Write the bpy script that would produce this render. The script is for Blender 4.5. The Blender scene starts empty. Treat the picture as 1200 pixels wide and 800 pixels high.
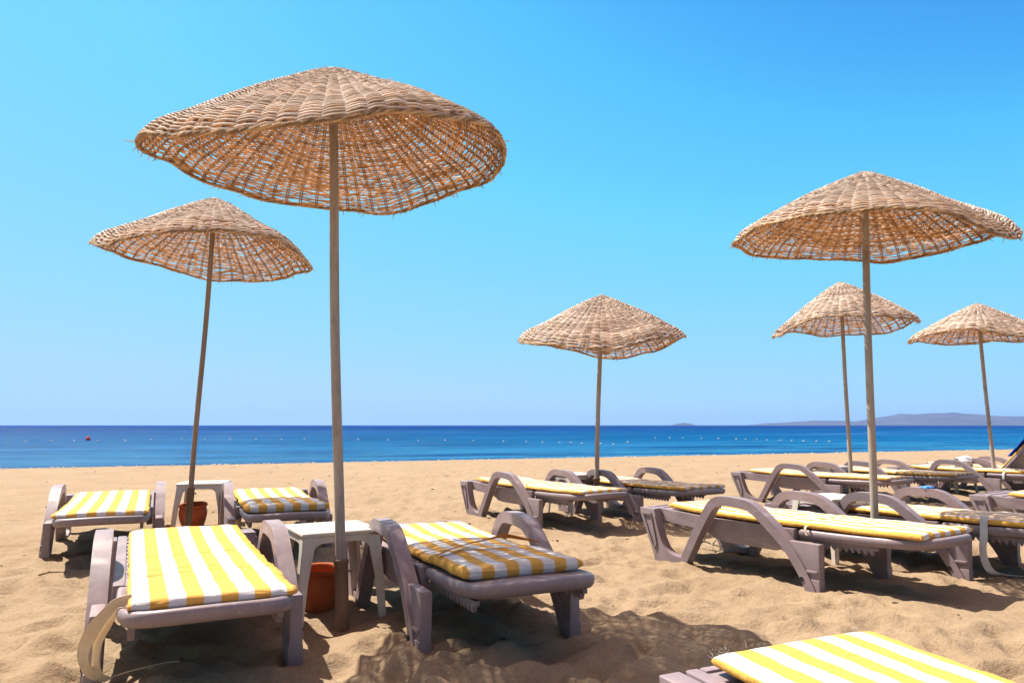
import bpy, bmesh, math, random
import numpy as np
from mathutils import Vector, Matrix, noise

random.seed(11)
rng = np.random.default_rng(5)
scene = bpy.context.scene
col = scene.collection
PI = math.pi

# ------------------------------------------------------------------ helpers
def smooth(me, ang=38):
    me.polygons.foreach_set('use_smooth', [True] * len(me.polygons))
    me.set_sharp_from_angle(angle=math.radians(ang))

def link(name, me, parent=None, mats=(), loc=None):
    o = bpy.data.objects.new(name, me)
    col.objects.link(o)
    for m in mats:
        me.materials.append(m)
    if parent is not None:
        o.parent = parent
    if loc is not None:
        o.location = loc
    return o

def from_bm(name, bm, mats, parent=None, ang=38, loc=None):
    bmesh.ops.recalc_face_normals(bm, faces=bm.faces)
    me = bpy.data.meshes.new(name)
    bm.to_mesh(me)
    bm.free()
    smooth(me, ang)
    return link(name, me, parent, mats if isinstance(mats, (list, tuple)) else (mats,), loc)

def tag(o, label, cat, group=None, kind=None):
    o['label'] = label
    o['category'] = cat
    if group:
        o['group'] = group
    if kind:
        o['kind'] = kind
    return o

def structure(o):
    o['kind'] = 'structure'
    return o

def thing(name, label, cat, loc=(0, 0, 0), rz=0, group=None):
    o = bpy.data.objects.new(name, None)
    o.empty_display_size = .2
    col.objects.link(o)
    o.location = loc
    o.rotation_euler = (0, 0, rz)
    return tag(o, label, cat, group)

def copy_tree(o, parent=None):
    c = o.copy()
    col.objects.link(c)
    if parent is not None:
        c.parent = parent
    for ch in [x for x in bpy.data.objects if x.parent == o]:
        copy_tree(ch, c)
    return c

def catmull(pts, n=6):
    P = [Vector(p) for p in pts]
    P = [P[0] * 2 - P[1]] + P + [P[-1] * 2 - P[-2]]
    out = []
    for i in range(1, len(P) - 2):
        a, b, c, d = P[i - 1], P[i], P[i + 1], P[i + 2]
        for k in range(n):
            t = k / n
            out.append(.5 * ((2 * b) + (c - a) * t + (2 * a - 5 * b + 4 * c - d) * t * t + (3 * b - a - 3 * c + d) * t ** 3))
    out.append(P[-2])
    return out

def add_prism(bm, poly, y0, y1, bevel=.008, seg=2, inset=None):
    """closed outline in X-Z, extruded along Y, both rims bevelled"""
    a = [bm.verts.new((x, y0, z)) for x, z in poly]
    b = [bm.verts.new((x, y1, z)) for x, z in poly]
    fa = bm.faces.new(a)
    fb = bm.faces.new(list(reversed(b)))
    n = len(poly)
    for i in range(n):
        j = (i + 1) % n
        bm.faces.new((a[j], a[i], b[i], b[j]))
    if bevel:
        es = list(fa.edges) + list(fb.edges)
        bmesh.ops.bevel(bm, geom=es, offset=bevel, segments=seg, affect='EDGES', profile=.6, clamp_overlap=True)

def ribbon_outline(center, th):
    """closed outline of a bar of thickness th(i) following a centre line in X-Z"""
    L, R = [], []
    n = len(center)
    for i, p in enumerate(center):
        q = center[min(i + 1, n - 1)] - center[max(i - 1, 0)]
        q.normalize()
        nx, nz = -q.y, q.x
        t = th(i / (n - 1)) * .5
        L.append((p.x + nx * t, p.y + nz * t))
        R.append((p.x - nx * t, p.y - nz * t))
    return L + R[::-1]

def add_tube(bm, pts, rad, seg=10, cap=True, squash=1.0):
    rings = []
    n = len(pts)
    tot = Vector(pts[-1]) - Vector(pts[0])
    ref = Vector((1, 0, 0)) if abs(tot.z) > .7 * tot.length else Vector((0, 0, 1))
    for i, p in enumerate(pts):
        p = Vector(p)
        d = (Vector(pts[min(i + 1, n - 1)]) - Vector(pts[max(i - 1, 0)])).normalized()
        u = ref.cross(d).normalized()
        w = d.cross(u)
        r = rad(i / max(n - 1, 1)) if callable(rad) else rad
        rings.append([bm.verts.new(p + u * r * math.cos(2 * PI * k / seg) + w * r * squash * math.sin(2 * PI * k / seg)) for k in range(seg)])
    for i in range(n - 1):
        for k in range(seg):
            bm.faces.new((rings[i][k], rings[i][(k + 1) % seg], rings[i + 1][(k + 1) % seg], rings[i + 1][k]))
    if cap:
        bm.faces.new(rings[0][::-1])
        bm.faces.new(rings[-1])

def add_lathe(bm, prof, seg=40, wob=0):
    rings = []
    for r, z in prof:
        rings.append([bm.verts.new((r * math.cos(2 * PI * k / seg), r * math.sin(2 * PI * k / seg), z + wob * math.sin(4 * PI * k / seg))) for k in range(seg)])
    for i in range(len(prof) - 1):
        for k in range(seg):
            bm.faces.new((rings[i][k], rings[i][(k + 1) % seg], rings[i + 1][(k + 1) % seg], rings[i + 1][k]))
    bm.faces.new(rings[0][::-1])
    bm.faces.new(rings[-1])

def add_box(bm, c, s, bevel=.0, seg=2, rot=None):
    m = Matrix.Translation(c)
    if rot:
        m = m @ rot
    r = bmesh.ops.create_cube(bm, size=1, matrix=m @ Matrix.Diagonal((*s, 1)))
    if bevel:
        es = list({e for v in r['verts'] for e in v.link_edges})
        bmesh.ops.bevel(bm, geom=es, offset=bevel, segments=seg, affect='EDGES', profile=.6)

def add_ribbon(bm, pts, widths, thick=.003):
    """soft flat band: centre points, one width vector per point"""
    n = len(pts)
    rows = []
    for i in range(n):
        p, w = Vector(pts[i]), Vector(widths[i])
        d = (Vector(pts[min(i + 1, n - 1)]) - Vector(pts[max(i - 1, 0)])).normalized()
        nn = d.cross(w).normalized() * thick * .5
        rows.append([bm.verts.new(p - w + nn), bm.verts.new(p + nn * 1.6), bm.verts.new(p + w + nn), bm.verts.new(p + w - nn), bm.verts.new(p - nn), bm.verts.new(p - w - nn)])
    for i in range(n - 1):
        for k in range(6):
            bm.faces.new((rows[i][k], rows[i][(k + 1) % 6], rows[i + 1][(k + 1) % 6], rows[i + 1][k]))
    bm.faces.new(rows[0][::-1])
    bm.faces.new(rows[-1])

# ------------------------------------------------------------------ materials
def mat(name, rough=.6, spec=.5):
    m = bpy.data.materials.new(name)
    m.use_nodes = True
    nt = m.node_tree
    b = nt.nodes['Principled BSDF']
    b.inputs['Roughness'].default_value = rough
    b.inputs['Specular IOR Level'].default_value = spec
    return m, nt, b

def N(nt, t, **kw):
    n = nt.nodes.new(t)
    for k, v in kw.items():
        if k in n.inputs:
            n.inputs[k].default_value = v
        else:
            setattr(n, k, v)
    return n

def noise_tex(nt, vec, scale, detail=4, rough=.55, dist=0):
    n = N(nt, 'ShaderNodeTexNoise')
    n.inputs['Scale'].default_value = scale
    n.inputs['Detail'].default_value = detail
    n.inputs['Roughness'].default_value = rough
    n.inputs['Distortion'].default_value = dist
    if vec is not None:
        nt.links.new(vec, n.inputs['Vector'])
    return n.outputs['Fac']

def ramp(nt, fac, stops):
    r = N(nt, 'ShaderNodeValToRGB')
    el = r.color_ramp.elements
    while len(el) < len(stops):
        el.new(.5)
    for e, (p, c) in zip(el, stops):
        e.position = p
        e.color = (*c, 1) if len(c) == 3 else c
    nt.links.new(fac, r.inputs['Fac'])
    return r.outputs['Color']

def mix(nt, fac, a, b, mode='MIX'):
    m = N(nt, 'ShaderNodeMix', data_type='RGBA', blend_type=mode)
    for s, v in ((0, fac), (6, a), (7, b)):
        if isinstance(v, bpy.types.NodeSocket):
            nt.links.new(v, m.inputs[s])
        else:
            m.inputs[s].default_value = v if s == 0 else ((*v, 1) if len(v) == 3 else v)
    return m.outputs[2]

def math_n(nt, op, a, b=0., c=None):
    m = N(nt, 'ShaderNodeMath', operation=op)
    for i, v in enumerate((a, b) if c is None else (a, b, c)):
        if isinstance(v, bpy.types.NodeSocket):
            nt.links.new(v, m.inputs[i])
        else:
            m.inputs[i].default_value = v
    return m.outputs[0]

def bump(nt, b, h, strength=.3, dist=.01, prev=None):
    n = N(nt, 'ShaderNodeBump')
    n.inputs['Strength'].default_value = strength
    n.inputs['Distance'].default_value = dist
    nt.links.new(h, n.inputs['Height'])
    if prev is not None:
        nt.links.new(prev, n.inputs['Normal'])
    nt.links.new(n.outputs['Normal'], b.inputs['Normal'])
    return n.outputs['Normal']

def objco(nt):
    return N(nt, 'ShaderNodeTexCoord').outputs['Object']

def scaled(nt, vec, s):
    m = N(nt, 'ShaderNodeMapping')
    m.inputs['Scale'].default_value = s
    nt.links.new(vec, m.inputs['Vector'])
    return m.outputs['Vector']

# sand
M_sand, nt, b = mat('sand', .95, .12)
co = objco(nt)
n1 = noise_tex(nt, co, 1.3, 5, .6)
n2 = noise_tex(nt, co, 9, 6, .65)
n3 = noise_tex(nt, co, 260, 3, .7)
c = ramp(nt, n1, [(.3, (.252, .179, .112)), (.7, (.308, .226, .148))])
c = mix(nt, ramp(nt, n2, [(.35, (0, 0, 0)), (.75, (.5, .5, .5))]), c, (.29, .205, .13))
c = mix(nt, ramp(nt, n3, [(.36, (.4, .4, .4)), (.52, (0, 0, 0))]), c, (.16, .095, .046))
c = mix(nt, ramp(nt, n3, [(.62, (0, 0, 0)), (.74, (.5, .5, .5))]), c, (.36, .28, .19))
nt.links.new(c, b.inputs['Base Color'])
n4 = noise_tex(nt, co, 52, 5, .7)
c = mix(nt, ramp(nt, n4, [(.30, (.6, .6, .6)), (.44, (0, 0, 0))]), c, (.175, .108, .056))
c = mix(nt, ramp(nt, n4, [(.56, (0, 0, 0)), (.74, (.7, .7, .7))]), c, (.38, .29, .195))
nt.links.new(c, b.inputs['Base Color'])
nb = bump(nt, b, noise_tex(nt, co, 16, 7, .62), .6, .035)
nb = bump(nt, b, noise_tex(nt, co, 58, 5, .7), .7, .010, nb)
bump(nt, b, noise_tex(nt, co, 190, 3, .7), .5, .003, nb)

# sea
M_sea, nt, b = mat('sea_water', .4, .14)
co = objco(nt)
big = noise_tex(nt, scaled(nt, co, (.014, .06, 1)), 1, 5, .65, .6)
mid = noise_tex(nt, scaled(nt, co, (.07, .34, 1)), 1, 7, .72)
sep = N(nt, 'ShaderNodeSeparateXYZ')
nt.links.new(co, sep.inputs[0])
# distance from the water's edge, in metres (the object's Y axis points out to sea)
off = math_n(nt, 'MULTIPLY', sep.outputs['Y'], 1.0)
depth = ramp(nt, math_n(nt, 'DIVIDE', off, 260.0), [(0.0, (.022, .145, .29)), (.05, (.010, .125, .28)), (.13, (.0, .085, .225)), (.40, (.0, .055, .185)), (1., (.0, .014, .115))])
c = mix(nt, ramp(nt, big, [(.50, (0, 0, 0)), (.68, (.7, .7, .7))]), depth, (.045, .15, .38))
c = mix(nt, ramp(nt, mid, [(.40, (.9, .9, .9)), (.56, (0, 0, 0))]), c, (.0, .042, .15))
nt.nodes.remove(b)
dif = N(nt, 'ShaderNodeBsdfDiffuse')
nt.links.new(c, dif.inputs['Color'])
glo = N(nt, 'ShaderNodeBsdfGlossy')
glo.inputs['Roughness'].default_value = .22
bp = N(nt, 'ShaderNodeBump')
bp.inputs['Strength'].default_value = .9
bp.inputs['Distance'].default_value = .5
nt.links.new(noise_tex(nt, scaled(nt, co, (.7, 2.0, 1)), 1, 6, .62), bp.inputs['Height'])
bp2 = N(nt, 'ShaderNodeBump')
bp2.inputs['Strength'].default_value = .8
bp2.inputs['Distance'].default_value = .12
nt.links.new(noise_tex(nt, scaled(nt, co, (3, 6, 1)), 1, 4, .6), bp2.inputs['Height'])
nt.links.new(bp.outputs[0], bp2.inputs['Normal'])
for q in (dif, glo):
    nt.links.new(bp2.outputs[0], q.inputs['Normal'])
ms = N(nt, 'ShaderNodeMixShader')
ms.inputs[0].default_value = .035
nt.links.new(dif.outputs[0], ms.inputs[1])
nt.links.new(glo.outputs[0], ms.inputs[2])
nt.links.new(ms.outputs[0], nt.nodes['Material Output'].inputs['Surface'])

# distant hills
M_hill, nt, b = mat('hill_scrub', .95, .1)
co = objco(nt)
c = ramp(nt, noise_tex(nt, co, .006, 6, .65), [(.35, (.035, .038, .042)), (.55, (.05, .05, .052)), (.72, (.085, .08, .08))])
nt.links.new(c, b.inputs['Base Color'])

# lounger plastic, weathered mauve
M_plas, nt, b = mat('mauve_plastic', .42, .45)
co = objco(nt)
c = ramp(nt, noise_tex(nt, co, 5, 6, .65), [(.3, (.195, .142, .155)), (.7, (.265, .205, .213))])
scr = noise_tex(nt, scaled(nt, co, (5, 60, 30)), 1, 5, .7)
c = mix(nt, ramp(nt, scr, [(.56, (0, 0, 0)), (.72, (.5, .5, .5))]), c, (.37, .32, .315))
dirt = noise_tex(nt, co, 11, 6, .7)
c = mix(nt, ramp(nt, dirt, [(.57, (0, 0, 0)), (.74, (.5, .5, .5))]), c, (.235, .165, .115))
nt.links.new(c, b.inputs['Base Color'])
rr = ramp(nt, noise_tex(nt, co, 17, 4), [(.3, (.34, .34, .34)), (.7, (.58, .58, .58))])
nt.links.new(rr, b.inputs['Roughness'])
bump(nt, b, noise_tex(nt, co, 140, 3, .6), .12, .002)

# near-black disc for the bolt hole: the shade inside painted as colour
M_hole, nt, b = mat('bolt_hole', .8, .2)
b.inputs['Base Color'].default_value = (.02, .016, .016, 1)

# white plastic tables
M_white, nt, b = mat('white_plastic', .38, .5)
co = objco(nt)
c = ramp(nt, noise_tex(nt, co, 7, 6, .65), [(.3, (.50, .43, .36)), (.65, (.60, .55, .49))])
c = mix(nt, ramp(nt, noise_tex(nt, co, 25, 5, .7), [(.54, (0, 0, 0)), (.74, (.6, .6, .6))]), c, (.36, .27, .18))
nt.links.new(c, b.inputs['Base Color'])
bump(nt, b, noise_tex(nt, co, 90, 3), .06, .002)

# terracotta
M_terra, nt, b = mat('terracotta', .75, .3)
co = objco(nt)
c = ramp(nt, noise_tex(nt, co, 12, 6, .65), [(.3, (.36, .075, .020)), (.7, (.47, .115, .034))])
c = mix(nt, ramp(nt, noise_tex(nt, co, 5, 5, .7), [(.55, (0, 0, 0)), (.75, (.4, .4, .4))]), c, (.32, .15, .08))
nt.links.new(c, b.inputs['Base Color'])
bump(nt, b, noise_tex(nt, scaled(nt, co, (4, 4, 60)), 1, 3), .15, .004)

# striped canvas
def stripes(name, n_white=5, w=.59, yellow=(.64, .345, .075), white=(.60, .575, .56), edge_dirt=.35):
    m, nt, b = mat(name, .85, .15)
    co = objco(nt)
    s = N(nt, 'ShaderNodeSeparateXYZ')
    nt.links.new(co, s.inputs[0])
    wob = math_n(nt, 'MULTIPLY', math_n(nt, 'SUBTRACT', noise_tex(nt, co, 6, 2), .5), .008)
    y = math_n(nt, 'ADD', s.outputs['Y'], wob)
    k = math_n(nt, 'COSINE', math_n(nt, 'MULTIPLY', y, 2 * PI * n_white / w))
    f = ramp(nt, math_n(nt, 'ADD', math_n(nt, 'MULTIPLY', k, .5), .5), [(.47, (0, 0, 0)), (.55, (1, 1, 1))])
    yl = ramp(nt, noise_tex(nt, co, 4, 5, .6), [(.3, tuple(v * .93 for v in yellow)), (.7, yellow)])
    c = mix(nt, f, yl, white)
    c = mix(nt, ramp(nt, noise_tex(nt, co, 9, 6, .7), [(.58, (0, 0, 0)), (.8, (edge_dirt,) * 3)]), c, (.34, .20, .075))
    nt.links.new(c, b.inputs['Base Color'])
    wv = noise_tex(nt, scaled(nt, co, (420, 420, 420)), 1, 2)
    nb = bump(nt, b, noise_tex(nt, scaled(nt, co, (22, 7, 22)), 1, 6, .62, 1.2), .6, .016)
    bump(nt, b, wv, .2, .0015, nb)
    return m
M_strp = stripes('striped_canvas')
M_strp57 = stripes('striped_canvas_narrow', w=.57)
M_strp53 = stripes('striped_canvas_short', w=.57)
M_strp_old = stripes('faded_striped_canvas', yellow=(.58, .325, .09), white=(.54, .50, .45), edge_dirt=.75)

def plain(name, colr, rough=.8, spec=.2, var=.12, sc=14, bmp=.2):
    m, nt, b = mat(name, rough, spec)
    co = objco(nt)
    c = ramp(nt, noise_tex(nt, co, sc, 6, .65), [(.3, tuple(v * (1 - var) for v in colr)), (.7, tuple(min(1, v * (1 + var)) for v in colr))])
    nt.links.new(c, b.inputs['Base Color'])
    bump(nt, b, noise_tex(nt, co, sc * 4, 4), bmp, .004)
    return m
M_strap_b = plain('beige_webbing', (.60, .48, .34), .85)
M_strap_w = plain('white_webbing', (.52, .50, .50), .8)
M_strap_o = plain('orange_binding', (.42, .15, .018), .8)
M_strap_y = plain('yellow_tape', (.52, .33, .04), .8)
M_thread = plain('thread', (.50, .47, .40), .9)
M_blue = plain('blue_towel', (.012, .055, .55), .9, .1, .25, 25, .5)
M_blue2 = plain('blue_cloth', (.10, .28, .75), .9, .1, .2, 25, .5)
M_bag = plain('white_plastic_bag', (.74, .76, .85), .4, .4, .1, 10, .5)
M_twig = plain('dry_twig', (.16, .10, .06), .9, .1, .3, 30)
M_twig2 = plain('bleached_twig', (.30, .25, .19), .9, .1, .3, 30)
M_litter = plain('dark_litter', (.10, .065, .04), .9, .1, .4, 5)
M_shell = plain('pale_shell', (.46, .41, .34), .7, .3, .2, 5)
M_float_w = plain('white_float', (.42, .44, .46), .4, .5, .04, 5, 0)
M_float_r = plain('red_float', (.62, .03, .025), .4, .5, .04, 5, 0)
M_house = plain('white_render', (.8, .78, .74), .9, .1, .05, 1, 0)

# poles
def pole_mat(name, lo, hi, rust):
    m, nt, b = mat(name, .68, .3)
    co = objco(nt)
    c = ramp(nt, noise_tex(nt, scaled(nt, co, (18, 18, 2.2)), 1, 6, .7), [(.3, lo), (.7, hi)])
    c = mix(nt, ramp(nt, noise_tex(nt, scaled(nt, co, (9, 9, 4)), 1, 6, .75), [(.54, (0, 0, 0)), (.7, (.8, .8, .8))]), c, rust)
    nt.links.new(c, b.inputs['Base Color'])
    bump(nt, b, noise_tex(nt, scaled(nt, co, (60, 60, 10)), 1, 5), .35, .004)
    return m
M_pole = pole_mat('weathered_pole', (.25, .205, .165), (.40, .345, .295), (.19, .13, .09))
M_pole_d = pole_mat('brown_pole', (.19, .135, .095), (.30, .225, .165), (.20, .10, .05))
M_sock = pole_mat('rusty_socket', (.15, .09, .055), (.21, .14, .09), (.14, .045, .015))

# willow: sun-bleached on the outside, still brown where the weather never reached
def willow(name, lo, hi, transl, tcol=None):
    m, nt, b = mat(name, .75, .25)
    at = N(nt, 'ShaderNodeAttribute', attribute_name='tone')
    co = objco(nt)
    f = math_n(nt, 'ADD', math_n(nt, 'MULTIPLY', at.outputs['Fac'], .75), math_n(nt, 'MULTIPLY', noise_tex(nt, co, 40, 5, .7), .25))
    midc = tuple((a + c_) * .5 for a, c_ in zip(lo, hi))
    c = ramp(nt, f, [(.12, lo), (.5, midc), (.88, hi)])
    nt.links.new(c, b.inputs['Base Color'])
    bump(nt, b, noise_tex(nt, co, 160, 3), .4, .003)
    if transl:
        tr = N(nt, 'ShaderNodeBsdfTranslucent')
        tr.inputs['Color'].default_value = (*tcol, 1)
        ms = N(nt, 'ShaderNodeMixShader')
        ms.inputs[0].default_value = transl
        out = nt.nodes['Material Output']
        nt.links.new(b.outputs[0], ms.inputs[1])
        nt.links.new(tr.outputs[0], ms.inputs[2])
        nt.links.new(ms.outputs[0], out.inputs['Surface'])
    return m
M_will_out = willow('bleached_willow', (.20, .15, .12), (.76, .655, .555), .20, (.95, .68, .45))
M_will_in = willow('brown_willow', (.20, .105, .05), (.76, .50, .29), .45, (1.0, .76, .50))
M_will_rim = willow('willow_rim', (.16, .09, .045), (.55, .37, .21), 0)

# ------------------------------------------------------------------ setting: beach
SH_N = Vector((-.383, .924))          # out to sea
SH_0 = Vector((-15.6, 22.45))
SEA_Z = -.35
def shore_s(x, y):                      # metres inland of the water's edge
    return (SH_0.x - x) * SH_N.x + (SH_0.y - y) * SH_N.y

_perm = rng.permutation(512)
def vnoise(x, y):                       # value noise on arrays
    xi, yi = np.floor(x).astype(int), np.floor(y).astype(int)
    fx, fy = x - xi, y - yi
    fx, fy = fx * fx * fx * (fx * (fx * 6 - 15) + 10), fy * fy * fy * (fy * (fy * 6 - 15) + 10)
    def h(a, b_):
        return _perm[(_perm[a & 511] + b_) & 511] / 511. - .5
    return (h(xi, yi) * (1 - fx) + h(xi + 1, yi) * fx) * (1 - fy) + (h(xi, yi + 1) * (1 - fx) + h(xi + 1, yi + 1) * fx) * fy

PRINTS = []
for _ in range(3000):
    y = 1.2 + 20 * random.random() ** 1.5
    x = (random.random() * 2 - 1) * (2 + y * .95)
    PRINTS.append((x, y, random.uniform(.05, .11), random.uniform(.12, .22), random.uniform(0, PI), random.uniform(.010, .030)))
for _ in range(2600):
    y = 1.3 + 9 * random.random() ** 1.4
    x = (random.random() * 2 - 1) * (2 + y * .9)
    PRINTS.append((x, y, random.uniform(.022, .045), random.uniform(.035, .075), random.uniform(0, PI), random.uniform(.006, .014)))
# worn hollows and pushed-up ridges round the near furniture
MOUNDS = [(-.62, 3.45, .16, .035), (-.86, 3.62, .16, -.03), (-.40, 3.22, .2, .035), (-.2, 3.0, .25, .02), (2.25, 4.55, .25, -.035),
          (-1.55, 2.85, .2, -.02), (-.85, 3.0, .25, -.03), (.6, 3.2, .4, .03), (.3, 3.62, .18, -.03), (1.2, 3.3, .3, .02),
          (.1, 3.35, .45, -.025), (-.45, 3.05, .12, .03)]

def height(X, Y):
    s = shore_s(X, Y)
    base = np.where(s > 17, 0., -.35 * (17 - np.minimum(s, 17)) / 17)
    base = np.maximum(base, -1.4)
    amp = np.clip((s - 0) / 5, .12, 1)
    dx, dy = .8 * X + .6 * Y, -.6 * X + .8 * Y
    z = base + amp * (.05 * vnoise(dx * .8, dy * 1.1) + .030 * vnoise(X * 2.1 + 7, Y * 2.6) + .021 * vnoise(dx * 5.2, dy * 6.3 + 3) + .013 * vnoise(X * 11, Y * 13) + .008 * vnoise(dx * 24, dy * 29))
    return z

def build_sand():
    nx, ny = 640, 560
    u = np.linspace(-1, 1, nx)
    xs = .4 + 80 * np.sinh(4.7 * u) / math.sinh(4.7)
    v = np.linspace(-.72, 1, ny)
    ys = 3 + 62 * np.sinh(4.1 * v) / math.sinh(4.1)
    xs = np.concatenate(([-6000, -600], xs, [600, 6000]))
    ys = np.concatenate(([-6000, -200], ys, [300, 900]))
    X, Y = np.meshgrid(xs, ys)
    Z = height(X, Y)
    for (px, py, a, b_, r, d) in PRINTS:
        i0, i1 = np.searchsorted(xs, (px - .5, px + .5))
        j0, j1 = np.searchsorted(ys, (py - .5, py + .5))
        if i1 - i0 < 2 or j1 - j0 < 2:
            continue
        sx, sy = X[j0:j1, i0:i1] - px, Y[j0:j1, i0:i1] - py
        q = ((sx * math.cos(r) + sy * math.sin(r)) / b_) ** 2 + ((-sx * math.sin(r) + sy * math.cos(r)) / a) ** 2
        Z[j0:j1, i0:i1] += 1.1 * d * (-np.exp(-q * 1.2) + .55 * np.exp(-(np.sqrt(q) - 1.35) ** 2 * 6))
    for (px, py, r, d) in MOUNDS:
        Z += .7 * d * np.exp(-((X - px) ** 2 + (Y - py) ** 2) / (r * r))
    R, C = X.shape
    co = np.stack([X, Y, Z], -1).reshape(-1, 3)
    idx = np.arange(R * C).reshape(R, C)
    q = np.stack([idx[:-1, :-1], idx[:-1, 1:], idx[1:, 1:], idx[1:, :-1]], -1).reshape(-1)
    me = bpy.data.meshes.new('beach_sand')
    me.vertices.add(len(co))
    me.vertices.foreach_set('co', co.ravel())
    nf = len(q) // 4
    me.loops.add(nf * 4)
    me.loops.foreach_set('vertex_index', q)
    me.polygons.add(nf)
    me.polygons.foreach_set('loop_start', np.arange(0, nf * 4, 4))
    me.polygons.foreach_set('use_smooth', np.ones(nf, bool))
    me.update()
    return structure(link('beach_sand', me, None, (M_sand,)))
build_sand()

def zs(x, y):
    return float(height(np.array([float(x)]), np.array([float(y)]))[0])

# sea: one sheet from just under the water's edge to the horizon
bm = bmesh.new()
ang = math.atan2(-SH_N.x, SH_N.y)
g = [-3, 0, 3, 10, 30, 100, 400, 1500, 6000, 9000]
w = [-9000, -3000, -600, -100, -20, 20, 100, 600, 3000, 9000]
vv = [[bm.verts.new((a, b_, 0)) for a in w] for b_ in g]
for j in range(len(g) - 1):
    for i in range(len(w) - 1):
        bm.faces.new((vv[j][i], vv[j][i + 1], vv[j + 1][i + 1], vv[j + 1][i]))
sea = from_bm('sea', bm, M_sea)
sea.location = (SH_0.x, SH_0.y, SEA_Z)
sea.rotation_euler = (0, 0, ang)
structure(sea)

# hills across the bay
def ridge(name, dist, x0, x1, prof, depth, seed):
    n, m = 160, 14
    bm = bmesh.new()
    rows = []
    for j in range(m + 1):
        row = []
        for i in range(n + 1):
            t = i / n
            hh = np.interp(t, [p for p, _ in prof], [q for _, q in prof])
            s = math.sin(PI * j / m)
            x = x0 + (x1 - x0) * t
            y = dist + depth * (j / m - .5)
            nz = noise.fractal(Vector((x * .004 + seed, y * .004, 0)), 1, 2, 5)
            row.append(bm.verts.new((x, y, SEA_Z - 1 + max(0, hh * s * (1 + .16 * nz) + 3 * nz * s * (hh > 4)))))
        rows.append(row)
    for j in range(m):
        for i in range(n):
            bm.faces.new((rows[j][i], rows[j][i + 1], rows[j + 1][i + 1], rows[j + 1][i]))
    return structure(from_bm(name, bm, M_hill, ang=80))
D = 7000.
def px2x(u, d):
    return (u - 600) / 850 * d * 1.005
k = D / 850
ridge('hills', D, px2x(885, D), px2x(1330, D), [(0, 0), (.06, 3 * k), (.14, 5 * k), (.21, 5 * k), (.27, 4 * k), (.31, 7 * k), (.36, 11.5 * k), (.42, 14 * k), (.48, 13.6 * k), (.56, 12 * k), (.64, 10 * k), (.72, 9.5 * k), (.8, 9 * k), (.9, 5 * k), (1, 0)], 1800, 3)
ridge('islet', D * .9, px2x(786, D * .9), px2x(812, D * .9), [(0, 0), (.15, 1.6 * k), (.5, 3.0 * k), (.8, 1.6 * k), (1, 0)], 260, 8)

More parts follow.
